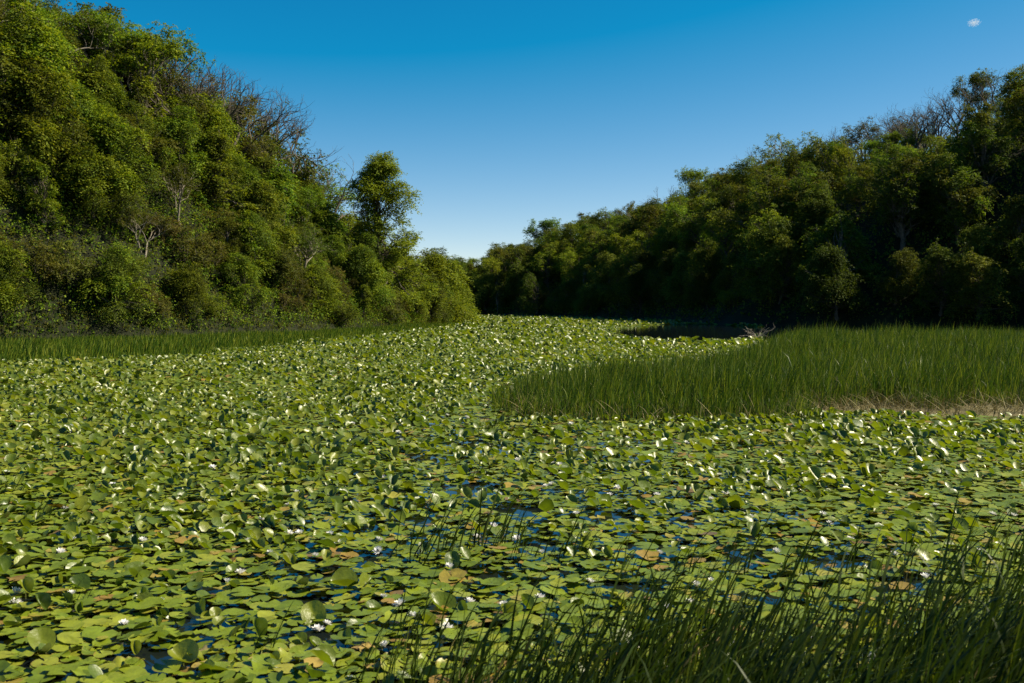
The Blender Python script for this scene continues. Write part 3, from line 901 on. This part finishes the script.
pads.add(V.reshape(-1, 3), F3, 0)
# standing leaves: folded or cupped rounds on a stalk
ui = np.where(up_ & ~solo)[0]
K2 = 9
def cup_template(n):
    a = np.arange(K2) * 2 * math.pi / K2
    rad = 1 + 0.08 * np.sin(2 * a[None] + rng.uniform(0, 6.28, (n, 1)))
    x = rad * np.cos(a); y = rad * np.sin(a)
    fold = rng.uniform(0.2, 1.3, (n, 1)); cup = rng.uniform(-0.3, 0.35, (n, 1))
    c = np.stack([np.zeros((n, 1)), np.zeros((n, 1)), np.zeros((n, 1))], -1)
    z = fold * np.abs(x) + cup * (x * x + y * y)
    return np.concatenate([c, np.stack([x * (1 - 0.25 * fold), y, z], -1)], 1)
n = len(ui)
T = cup_template(n) * (pr_[ui] * 0.84)[:, None, None]
Rm = basis(rng.normal(size=n) * 0.95 + 0.95, rng.uniform(0.05, 0.85, n), rng.normal(size=n) * 0.28)
V = np.einsum('nij,nkj->nki', Rm, T)
lift = np.maximum(0.02 - V[:, :, 2].min(1), 0) + rng.uniform(0.0, 0.06, n)
V = V + np.stack([px_[ui], py_[ui], lift], -1)[:, None]
a1 = 1 + np.arange(K2)
tri = np.stack([np.zeros(K2, int), a1, 1 + (np.arange(K2) + 1) % K2], -1)
F3 = (tri[None] + (np.arange(n) * (K2 + 1))[:, None, None]).reshape(-1, 3)
pads.add(V.reshape(-1, 3), F3, 1)
tag(link("lily_pads", pads.mesh("lily_pads", [M['pad'], M['raised']])), "sheet of green lily leaves covering the open pond beyond the nearest ones", "lily pads", kind="stuff")

# near leaves: objects with finer meshes
def fine_pad(seed, mat, ragged=0.0):
    r0 = np.random.default_rng(seed)
    K, rings = 26, 4
    notch = r0.uniform(0.10, 0.28)
    a = notch + np.arange(K) * (2 * math.pi - 2 * notch) / (K - 1)
    vs, fs = [], []
    ph = r0.uniform(0, 6.28, 4)
    edge = 1 + 0.04 * np.sin(2 * a + ph[0]) + 0.03 * np.sin(5 * a + ph[1]) - ragged * np.abs(r0.normal(size=K))
    edge[[0, -1]] *= 0.93
    lift = np.clip(np.sin(a * r0.integers(1, 3) + ph[2]), 0, 1) ** 3 * r0.uniform(0.0, 0.5)
    for k in range(1, rings + 1):
        q = k / rings
        z = 0.03 * q * np.sin(3 * a + ph[3]) + 0.012 * np.abs(np.sin(a * 6.5)) * q + lift * max(0, q - 0.45) ** 1.5 * 2.2
        vs.append(np.stack([edge * q * np.cos(a) + 0.08 * (1 - q), edge * q * np.sin(a), z], -1))
    c = np.array([[0.10, 0, 0]])
    V = np.concatenate([c] + vs)
    m = MB()
    idx = np.arange(K - 1)
    m.add(V, np.stack([np.zeros(K - 1, int), 1 + idx, 2 + idx], -1))
    q = []
    for k in range(rings - 1):
        b = 1 + k * K
        q.append(np.stack([b + idx, b + K + idx, b + K + idx + 1, b + idx + 1], -1))
    m.loops.append((np.concatenate(q)).ravel()); m.sizes.append(np.full(len(q) * (K - 1), 4)); m.mi.append(np.zeros(len(q) * (K - 1), int))
    return m.mesh("pad_mesh", mat, True)

def fine_cup(seed):
    r0 = np.random.default_rng(seed)
    K, rings = 24, 4
    a = np.arange(K) * 2 * math.pi / K
    fold, cup, side = r0.uniform(0.3, 1.3), r0.uniform(-0.35, 0.4), r0.uniform(0.3, 1.0)
    ph = r0.uniform(0, 6.28, 3)
    m = MB()
    vs = [np.zeros((1, 3))]
    for k in range(1, rings + 1):
        q = k / rings
        x = q * np.cos(a); y = q * np.sin(a) * (1 + 0.05 * math.sin(ph[0]))
        soft = np.sqrt(x * x + 0.02) - math.sqrt(0.02)
        z = fold * np.where(x > 0, soft, soft * side) + cup * (x * x + y * y) + 0.035 * q * np.sin(4 * a + ph[1])
        vs.append(np.stack([x * (1 - 0.3 * fold), y, z], -1))
    V = np.concatenate(vs)
    m.add(V, np.stack([np.zeros(K, int), 1 + np.arange(K), 1 + (np.arange(K) + 1) % K], -1))
    i = np.arange(K); j = (i + 1) % K
    q = np.concatenate([np.stack([1 + k * K + i, 1 + (k + 1) * K + i, 1 + (k + 1) * K + j, 1 + k * K + j], -1) for k in range(rings - 1)])
    m.loops.append(q.ravel()); m.sizes.append(np.full(len(q), 4)); m.mi.append(np.zeros(len(q), int))
    return m.mesh("blade_mesh", M['raised'], True)

flat_green = [fine_pad(s, M['pad'], 0.0 if s % 3 else 0.03) for s in range(16)]
flat_yellow = [fine_pad(100 + s, M['pad_yellow'], 0.02) for s in range(4)]
flat_brown = [fine_pad(200 + s, M['pad_brown'], 0.07) for s in range(4)]
cups = [fine_cup(s) for s in range(14)]
# re-draw the green ramp of the near pads without its withered end: those have meshes of their own
green_only = pad_mat("lily_pad_plain_green", 0.40, GREENS[:4], 0.12, 0.05, veins=True)
for me in flat_green: me.materials[0] = green_only

def band(y_img):
    for lim, w in ((512, "far out"), (545, "sixth row up"), (580, "fifth row up"), (602, "fourth row up"), (624, "third row up"),
                   (645, "second row up"), (690, "lowest row")):
        if y_img < lim: return w
def column(x_img):
    return ("by the left edge" if x_img < 130 else "left of the reeds" if x_img < 380 else "by the left reeds" if x_img < 620 else
            "amid the reeds" if x_img < 830 else "by the right reeds")

pad_items = []
for i in near_flat:
    r = rng.random()
    kind = "green" if r < 0.88 else "yellowed" if r < 0.95 else "withered brown"
    me = random.choice(flat_green if kind == "green" else flat_yellow if kind == "yellowed" else flat_brown)
    s = float(pr_[i]) * (1.05 if kind == "green" else 0.85)
    o = link("lily_pad", me, None, (float(px_[i]), float(py_[i]), 0.014 + 0.05 * rng.random()), 0, s)
    o.rotation_euler = (rng.normal() * 0.1, rng.normal() * 0.1, rng.uniform(0, 6.28))
    tag(o, "x", "lily pad", "flat lily pads nearest the bank")
    size = "small" if s < 0.054 else "broad" if s > 0.076 else "round"
    pad_items.append((o, f"{size} {kind} lily pad", f"{band(iy[i])} {column(ix[i])}", float(ix[i])))
single_out(pad_items)

cup_items = []
stalk = MB(); stalk.tube([(0, 0, -1), (0.02, 0.01, -0.5), (0, 0, 0)], [0.045, 0.045, 0.04], 6)
stalk_me = stalk.mesh("stalk_mesh", M['stem'], True)
for i in near_up:
    me = random.choice(cups)
    s = float(pr_[i]) * random.uniform(0.72, 1.0)
    tilt = random.uniform(0.1, 0.95)
    h = s * math.sin(tilt) * 0.85 + random.uniform(0.0, 0.05)
    e = bpy.data.objects.new("standing_lily_leaf", None)
    e.empty_display_size = 0.1
    e.location = (float(px_[i]), float(py_[i]), 0)
    C.objects.link(e)
    b = link("leaf_blade", me, e, (0, 0, h), 0, s)
    b.rotation_euler = Matrix.LocRotScale(None, (Matrix.Rotation(random.gauss(0.95, 1.0), 3, 'Z') @ Matrix.Rotation(tilt, 3, 'X') @ Matrix.Rotation(random.gauss(0, 0.25), 3, 'Y')).to_quaternion(), None).to_euler()
    st = link("stalk", stalk_me, e, (0, 0, h), 0, 1)
    st.scale = (s * 1.2, s * 1.2, h + 0.06)
    tag(e, "x", "lily leaf", "lily leaves standing out of the water")
    look = "upright folded" if tilt > 0.75 else "tilted glossy" if tilt > 0.4 else "cupped glossy"
    cup_items.append((e, f"{look} lily leaf", f"{band(iy[i])} {column(ix[i])}", float(ix[i])))
single_out(cup_items)

# ------------------------------------------------------------------ water lily flowers
def flower_mesh(seed, open_):
    r0 = np.random.default_rng(seed)
    m = MB()
    for ring, (n, tilt, ln) in enumerate(((9, 0.30 + open_, 1.0), (8, 0.65 + open_, 0.92), (6, 1.0 + open_ * 0.6, 0.75))):
        for k in range(n):
            th = (k + 0.5 * ring + r0.normal() * 0.08) * 6.283 / n
            tl = tilt + r0.normal() * 0.08
            prof = [(0.06, 0.05), (0.35, 0.17), (0.65, 0.17), (1.0, 0.0)]
            pts = []
            for t, w in prof:
                rr = ln * t * math.cos(tl); zz = ln * t * math.sin(tl) + 0.10 * ln * t * t
                for sgn in ((-1, 1) if w else (0,)):
                    lift = 0.05 if sgn and t > 0.1 else 0
                    pts.append((rr * math.cos(th) - sgn * w * math.sin(th), rr * math.sin(th) + sgn * w * math.cos(th), zz + lift))
            b = len(pts)
            m.add(pts, [[0, 1, 3, 2], [2, 3, 5, 4]])
            m.loops.append(np.array([4, 5, 6]) + m.n - b); m.sizes.append(np.array([3])); m.mi.append(np.array([0]))
    return m.mesh("petals_mesh", M['petal'])
fl_open = [flower_mesh(s, 0.0) for s in range(4)]
fl_cup = [flower_mesh(10 + s, 0.35) for s in range(4)]
sm = MB()
for k in range(16):
    th = k * 2.4; q = 0.05 + 0.14 * (k / 16)
    sm.tube([(0.4 * q * math.cos(th), 0.4 * q * math.sin(th), 0.02), (q * math.cos(th), q * math.sin(th), 0.22), (q * 0.9 * math.cos(th), q * 0.9 * math.sin(th), 0.36)], [0.025, 0.022, 0.012], 4)
stam = sm.mesh("stamens_mesh", M['stamen'], True)
flower_px = [(327, 632), (318, 638), (124, 632), (222, 536), (262, 525), (400, 612), (330, 500), (590, 590), (690, 610), (760, 640), (850, 545), (205, 520),
             (300, 540), (270, 560), (500, 500), (490, 360), (560, 470), (640, 470), (720, 480), (610, 500), (420, 560), (240, 580), (160, 610), (60, 560),
             (95, 545), (735, 655), (925, 585), (810, 650), (870, 668), (660, 560), (540, 605), (470, 610), (385, 655), (350, 690), (15, 600)]
pts = [ground_point(*p) for p in flower_px]
while len(pts) < 125:
    q = (random.uniform(0, 1024), random.uniform(380, 640))
    if q[1] > 560 and random.random() < 0.6: continue
    g = ground_point(*q)
    if poly_dist(g[:1], g[1:], BED)[0] < 0.5 or poly_dist(g[:1], g[1:], MUD)[0] < 0.3: continue
    if poly_dist(g[:1], g[1:], STRIP)[0] < 0.5: continue
    pts.append(g)
fl_items = []
for g in pts:
    cup = random.random() < 0.45
    fx, fy, _ = project(g[0], g[1], 0.06)
    s = random.uniform(0.042, 0.06) * (1 if fy > 470 else 1.15)
    e = bpy.data.objects.new("water_lily_flower", None)
    e.empty_display_size = 0.05
    e.location = (g[0], g[1], 0.05)
    e.rotation_euler = (random.gauss(0, 0.22), random.gauss(0, 0.22), random.uniform(0, 6.28))
    C.objects.link(e)
    link("petals", random.choice(fl_cup if cup else fl_open), e, (0, 0, 0), 0, s)
    link("stamens", stam, e, (0, 0, 0), 0, s)
    tag(e, "x", "water lily", "white water lily flowers")
    yb = ("beyond the middle of the lily field" if fy < 425 else "level with the reed bed foot" if fy < 455 else "behind the thin reed tufts" if fy < 500 else
          "level with the thin reed tufts" if fy < 555 else "among the nearer pads" if fy < 610 else "in the nearest pads")
    fl_items.append((e, "half closed white water lily" if cup else "open white water lily", yb, float(fx)))
single_out(fl_items)

# ------------------------------------------------------------------ reeds
def blades_mb(mb, bx, by, bz, h, w, lean_x, lean_y, bend, K=5, mat=0):
    """ribbons that narrow to a point, leaning and bending"""
    n = len(bx)
    t = np.linspace(0, 1, K)[None]
    yaw = rng.uniform(0, math.pi, n)[:, None]
    L = h[:, None]
    off = t * (1 - bend[:, None]) + bend[:, None] * t ** 2.4
    cx = bx[:, None] + lean_x[:, None] * L * off
    cy = by[:, None] + lean_y[:, None] * L * off
    cz = bz[:, None] + L * (t - 0.25 * bend[:, None] * t ** 3)
    prof = np.array([0.8, 1.0, 0.95, 0.7, 0.06]) if K == 5 else np.interp(np.linspace(0, 1, K), [0, 0.3, 0.6, 0.85, 1], [0.8, 1, 0.95, 0.6, 0.05])
    ww = w[:, None] * prof[None] * 0.5
    tw = yaw + t * 0.7
    ax, ay = np.cos(tw) * ww, np.sin(tw) * ww
    A = np.stack([cx - ax, cy - ay, cz], -1); B = np.stack([cx + ax, cy + ay, cz], -1)
    V = np.stack([A, B], 2).reshape(n, K * 2, 3)
    k = np.arange(K - 1) * 2
    q = np.stack([k, k + 1, k + 3, k + 2], -1)
    mb.add(V.reshape(-1, 3), (q[None] + (np.arange(n) * K * 2)[:, None, None]).reshape(-1, 4), mat)

def in_poly_points(poly, dens, margin=0.0):
    lo, hi = poly.min(0), poly.max(0)
    n = int((hi[0] - lo[0]) * (hi[1] - lo[1]) * dens)
    p = rng.uniform(lo, hi, (n, 2))
    d = poly_dist(p[:, 0], p[:, 1], poly)
    return p[d < -margin + 1.7 * (vnoise(p[:, 0], p[:, 1], 1.1) - 0.5) + 0.8 * (vnoise(p[:, 0], p[:, 1], 0.25) - 0.5)]

bed = MB()
p = in_poly_points(BED, 240)
p = p[rng.random(len(p)) < np.interp(fbm(p[:, 0], p[:, 1], 0.9), [0.3, 0.5], [0.45, 1.0])]
d = -poly_dist(p[:, 0], p[:, 1], BED)
n = len(p)
hh = (1.02 + 0.7 * (fbm(p[:, 0], p[:, 1], 2.2) - 0.5) + 0.5 * (fbm(p[:, 0] + 9, p[:, 1] + 5, 0.7) - 0.5)) * rng.uniform(0.5, 1.18, n) * np.interp(d, [0, 1.2], [0.6, 1.0])
hh *= np.interp(p[:, 1], [19, 26, 45], [0.93, 0.98, 1.08])
hh *= np.where(rng.random(n) < 0.04, 1.25, 1.0)
wid = rng.uniform(0.008, 0.018, n) * np.interp(p[:, 1], [19, 30, 47], [1, 1.3, 1.7])
blades_mb(bed, p[:, 0], p[:, 1], np.full(n, -0.05), hh, wid, rng.normal(size=n) * 0.17 + 0.12, rng.normal(size=n) * 0.15, rng.uniform(0, 1.2, n))
k = rng.random(n) < np.interp(d, [0, 1.0, 2.0], [0.22, 0.08, 0.04])                       # last year's dead stems between the green
blades_mb(bed, p[k, 0] + 0.03, p[k, 1], np.full(k.sum(), -0.05), hh[k] * 0.8, wid[k] * 0.8, rng.normal(size=k.sum()) * 0.35, rng.normal(size=k.sum()) * 0.3, rng.uniform(0, 1, k.sum()), mat=1)
tag(link("reeds", bed.mesh("reeds", [M['reed'], M['straw']])), "broad bed of green reeds standing in the pond on the right", "reeds", kind="stuff")

strip = MB()
p = in_poly_points(STRIP, 75)
p = p[(rng.random(len(p)) < 0.25 + 1.3 * fbm(p[:, 0], p[:, 1], 3.5)) & (-poly_dist(p[:, 0], p[:, 1], STRIP) > 1.6 * (fbm(p[:, 0], p[:, 1], 4.0) - 0.3))]
d = -poly_dist(p[:, 0], p[:, 1], STRIP)
n = len(p)
hh = 0.72 * rng.uniform(0.35, 1.1, n) * (0.5 + fbm(p[:, 0], p[:, 1], 2.5)) * np.interp(d, [0, 3.0], [0.35, 1.0]) * np.interp(poly_dist(p[:, 0], p[:, 1], POND), [-12, -5, 2], [1.0, 0.8, 0.6])
blades_mb(strip, p[:, 0], p[:, 1], np.maximum(terrain(p[:, 0], p[:, 1]), 0) - 0.05, hh, rng.uniform(0.02, 0.04, n) * np.interp(p[:, 1], [36, 130], [1, 2.2]), rng.normal(size=n) * 0.12 + 0.14, rng.normal(size=n) * 0.12, rng.uniform(0, 0.9, n))
tag(link("bank_grass", strip.mesh("bank_grass", M['reed'])), "band of green sedge and grass along the foot of the left bank", "grass", kind="stuff")

# dry stalks along the foot of the bed and over the mud
dry = MB()
p = in_poly_points(MUD, 75, -0.3)
p = p[fbm(p[:, 0], p[:, 1], 1.4) > 0.42]
n = len(p)
blades_mb(dry, p[:, 0], p[:, 1], np.full(n, 0.03), rng.uniform(0.12, 0.42, n), rng.uniform(0.010, 0.018, n), rng.normal(size=n) * 1.3, rng.normal(size=n) * 1.0, rng.uniform(0, 0.9, n))
e0 = BED[1:9]
q = []
for i in range(len(e0) - 1):
    m_ = int(28 * np.linalg.norm(e0[i + 1] - e0[i]))
    t = rng.random((m_, 1))
    q.append(e0[i] * (1 - t) + e0[i + 1] * t + rng.normal(size=(m_, 2)) * 0.22)
q = np.concatenate(q); n = len(q)
blades_mb(dry, q[:, 0], q[:, 1], np.full(n, 0.0), rng.uniform(0.12, 0.5, n), rng.uniform(0.010, 0.018, n), rng.normal(size=n) * 0.7, rng.normal(size=n) * 0.6, rng.uniform(0, 0.9, n))
tag(link("straw", dry.mesh("straw", M['straw'])), "dry broken stalks littering the foot of the reed bed", "dead stalks", kind="stuff")
mm = MB()
Mc = MUD.mean(0)
ring = lambda k, z: np.stack([Mc[0] + (MUD[:, 0] - Mc[0]) * k, Mc[1] + (MUD[:, 1] - Mc[1]) * k, np.full(len(MUD), z)], -1)
NV = len(MUD)
V = np.concatenate([ring(1.03, -0.06), ring(0.9, 0.03), ring(0.6, 0.045), ring(0.25, 0.05)])
i = np.arange(NV); j = (i + 1) % NV
for k in range(3):
    mm.add(V[k * NV:(k + 2) * NV], np.stack([i, j, NV + j, NV + i], -1)[:, ::-1])
mm.add(V[3 * NV:], [list(range(NV))[::-1]])
tag(link("mud", mm.mesh("mud", M['mud'], True)), "low patch of dry brown mud at the foot of the reed bed", "mud", kind="structure")

# reed tufts in front: each a plant of its own
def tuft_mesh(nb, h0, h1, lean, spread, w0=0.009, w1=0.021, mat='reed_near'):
    m = MB()
    for share_, mi in ((nb, 0), (max(1, nb // 14), 1)):
        a = rng.uniform(0, 6.28, share_); q = np.sqrt(rng.random(share_)) * spread
        blades_mb(m, np.cos(a) * q, np.sin(a) * q, np.full(share_, -0.1), rng.uniform(h0, h1, share_) * (0.7 if mi else 1), rng.uniform(w0, w1, share_),
                  rng.normal(size=share_) * 0.19 + lean, rng.normal(size=share_) * 0.16, rng.uniform(0.0, 1.35, share_), K=9, mat=mi)
    return m.mesh("tuft_mesh", [M[mat], M['straw']])
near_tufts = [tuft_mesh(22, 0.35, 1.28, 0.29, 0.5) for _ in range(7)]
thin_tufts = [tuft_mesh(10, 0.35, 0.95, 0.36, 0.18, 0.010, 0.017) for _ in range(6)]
tuft_items = []
def put_tuft(me, x, y, s, phrase, where, grp):
    o = link("reed_tuft", me, None, (x, y, 0), random.uniform(-0.35, 0.35), s)
    o.scale = (s * random.choice((1, 1)), s * random.choice((1, -1)), s)
    tag(o, "x", "reed", grp)
    tuft_items.append((o, phrase, where, float(project(x, y, 0.5)[0])))
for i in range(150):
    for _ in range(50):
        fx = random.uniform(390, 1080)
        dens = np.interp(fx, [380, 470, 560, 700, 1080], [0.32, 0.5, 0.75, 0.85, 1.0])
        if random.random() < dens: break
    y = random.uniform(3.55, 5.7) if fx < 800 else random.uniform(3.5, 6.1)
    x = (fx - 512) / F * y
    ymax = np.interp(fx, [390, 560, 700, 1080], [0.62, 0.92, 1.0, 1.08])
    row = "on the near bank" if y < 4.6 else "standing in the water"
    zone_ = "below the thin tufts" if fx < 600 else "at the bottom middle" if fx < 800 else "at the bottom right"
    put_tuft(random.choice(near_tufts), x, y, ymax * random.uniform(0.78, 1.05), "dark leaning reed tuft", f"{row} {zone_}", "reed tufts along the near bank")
for fx, fy, s in ((405, 545, 1.0), (428, 548, 1.1), (442, 540, 0.8), (468, 536, 1.1), (486, 530, 1.0), (508, 528, 0.95), (520, 545, 0.7), (552, 545, 0.8), (575, 540, 0.7),
                  (437, 470, 0.55), (478, 462, 0.6), (492, 420, 0.75), (498, 412, 0.8), (483, 418, 0.7), (620, 560, 0.8), (680, 560, 0.8), (735, 556, 0.85), (790, 560, 0.9),
                  (845, 560, 0.9), (900, 560, 0.95), (955, 556, 1.0), (1005, 556, 1.0), (430, 640, 0.9), (395, 620, 0.7), (262, 640, 0.5), (40, 505, 0.6), (10, 480, 0.7), (75, 590, 0.4)):
    g = ground_point(fx, fy + 18)
    put_tuft(random.choice(thin_tufts), g[0], g[1], s, "thin sparse reed tuft", "by the left edge" if fx < 300 else "near the reed bed tip" if fy < 480 else "in the open middle pads" if fx < 600 else "behind the near reeds",
             "thin reed tufts among the lilies")
single_out(tuft_items)

# grey dead branches at the end of the reed bed
g = ground_point(757, 339)
db = MB()
for k in range(16):
    a = random.uniform(0, 6.28)
    d_ = np.array([math.cos(a) * 1.1, math.sin(a) * 0.7, random.uniform(0.2, 0.9)])
    p1 = wander(np.array([0, 0, 0.05]), d_ * random.uniform(0.6, 1.3), 6, 0.05)
    db.tube(p1, np.linspace(0.035, 0.008, 6), 5)
    for _ in range(3):
        s_ = p1[random.randint(2, 5)]
        db.tube(wander(s_, s_ + sphere_dirs(1, 0.2)[0] * 0.4, 4, 0.03), np.linspace(0.012, 0.004, 4), 3)
tag(link("dead_branch", db.mesh("dead_branch", M['bark_pale'], True), None, (g[0], g[1], 0)), "grey dead branches lying in the water at the reed bed's far end", "branch")

# ------------------------------------------------------------------ the one small cloud
def cloud_mat():
    m, n, l = new_mat("cloud_vapour")
    tc = n.new("ShaderNodeTexCoord")
    p = n.new("ShaderNodeVolumePrincipled")
    p.inputs["Color"].default_value = (1, 1, 1, 1)
    p.inputs["Anisotropy"].default_value = 0.4
    nz = n.new("ShaderNodeTexNoise"); nz.inputs["Scale"].default_value = 3.0; nz.inputs["Detail"].default_value = 4
    l.new(tc.outputs["Object"], nz.inputs["Vector"])
    ln = n.new("ShaderNodeVectorMath"); ln.operation = 'LENGTH'
    l.new(tc.outputs["Object"], ln.inputs[0])
    a = n.new("ShaderNodeMath"); a.operation = 'SUBTRACT'; a.inputs[0].default_value = 1.0
    l.new(ln.outputs["Value"], a.inputs[1])
    b = n.new("ShaderNodeMath"); b.operation = 'MULTIPLY_ADD'; b.inputs[1].default_value = 3.2; b.inputs[2].default_value = -1.75
    l.new(nz.outputs[0], b.inputs[0])
    c = n.new("ShaderNodeMath"); c.operation = 'ADD'
    l.new(a.outputs[0], c.inputs[0]); l.new(b.outputs[0], c.inputs[1])
    d = n.new("ShaderNodeMath"); d.operation = 'MULTIPLY'; d.inputs[1].default_value = 0.05; d.use_clamp = True
    l.new(c.outputs[0], d.inputs[0])
    l.new(d.outputs[0], p.inputs["Density"])
    o = n.new("ShaderNodeOutputMaterial")
    l.new(p.outputs[0], o.inputs["Volume"])
    return m
cm = MB()
uu, vv = np.meshgrid(np.linspace(0, 2 * math.pi, 25)[:-1], np.linspace(0.05, math.pi - 0.05, 12), indexing='ij')
V = np.stack([np.sin(vv) * np.cos(uu), np.sin(vv) * np.sin(uu), np.cos(vv)], -1).reshape(-1, 3)
i, j = np.meshgrid(np.arange(24), np.arange(11), indexing='ij')
cm.add(V, np.stack([i * 12 + j, i * 12 + j + 1, ((i + 1) % 24) * 12 + j + 1, ((i + 1) % 24) * 12 + j], -1).reshape(-1, 4))
top = [k * 12 for k in range(24)]; bot = [k * 12 + 11 for k in range(24)]
cm.loops.append(np.array(top)); cm.sizes.append(np.array([24])); cm.mi.append(np.array([0]))
cm.loops.append(np.array(bot[::-1])); cm.sizes.append(np.array([24])); cm.mi.append(np.array([0]))
D = 3000.0
cl = link("cloud", cm.mesh("cloud", cloud_mat(), True), None, ((969 - 512) / F * D, D, CAM[2] + (305 - 26) / F * D))
cl.scale = (20, 19, 13)
tag(cl, "single tiny white cloud high in the blue sky above the right hill", "cloud", kind="structure")

scene.cycles.max_bounces = 6
scene.cycles.diffuse_bounces = 3
scene.cycles.glossy_bounces = 3
scene.cycles.transmission_bounces = 4
scene.cycles.use_denoising = True
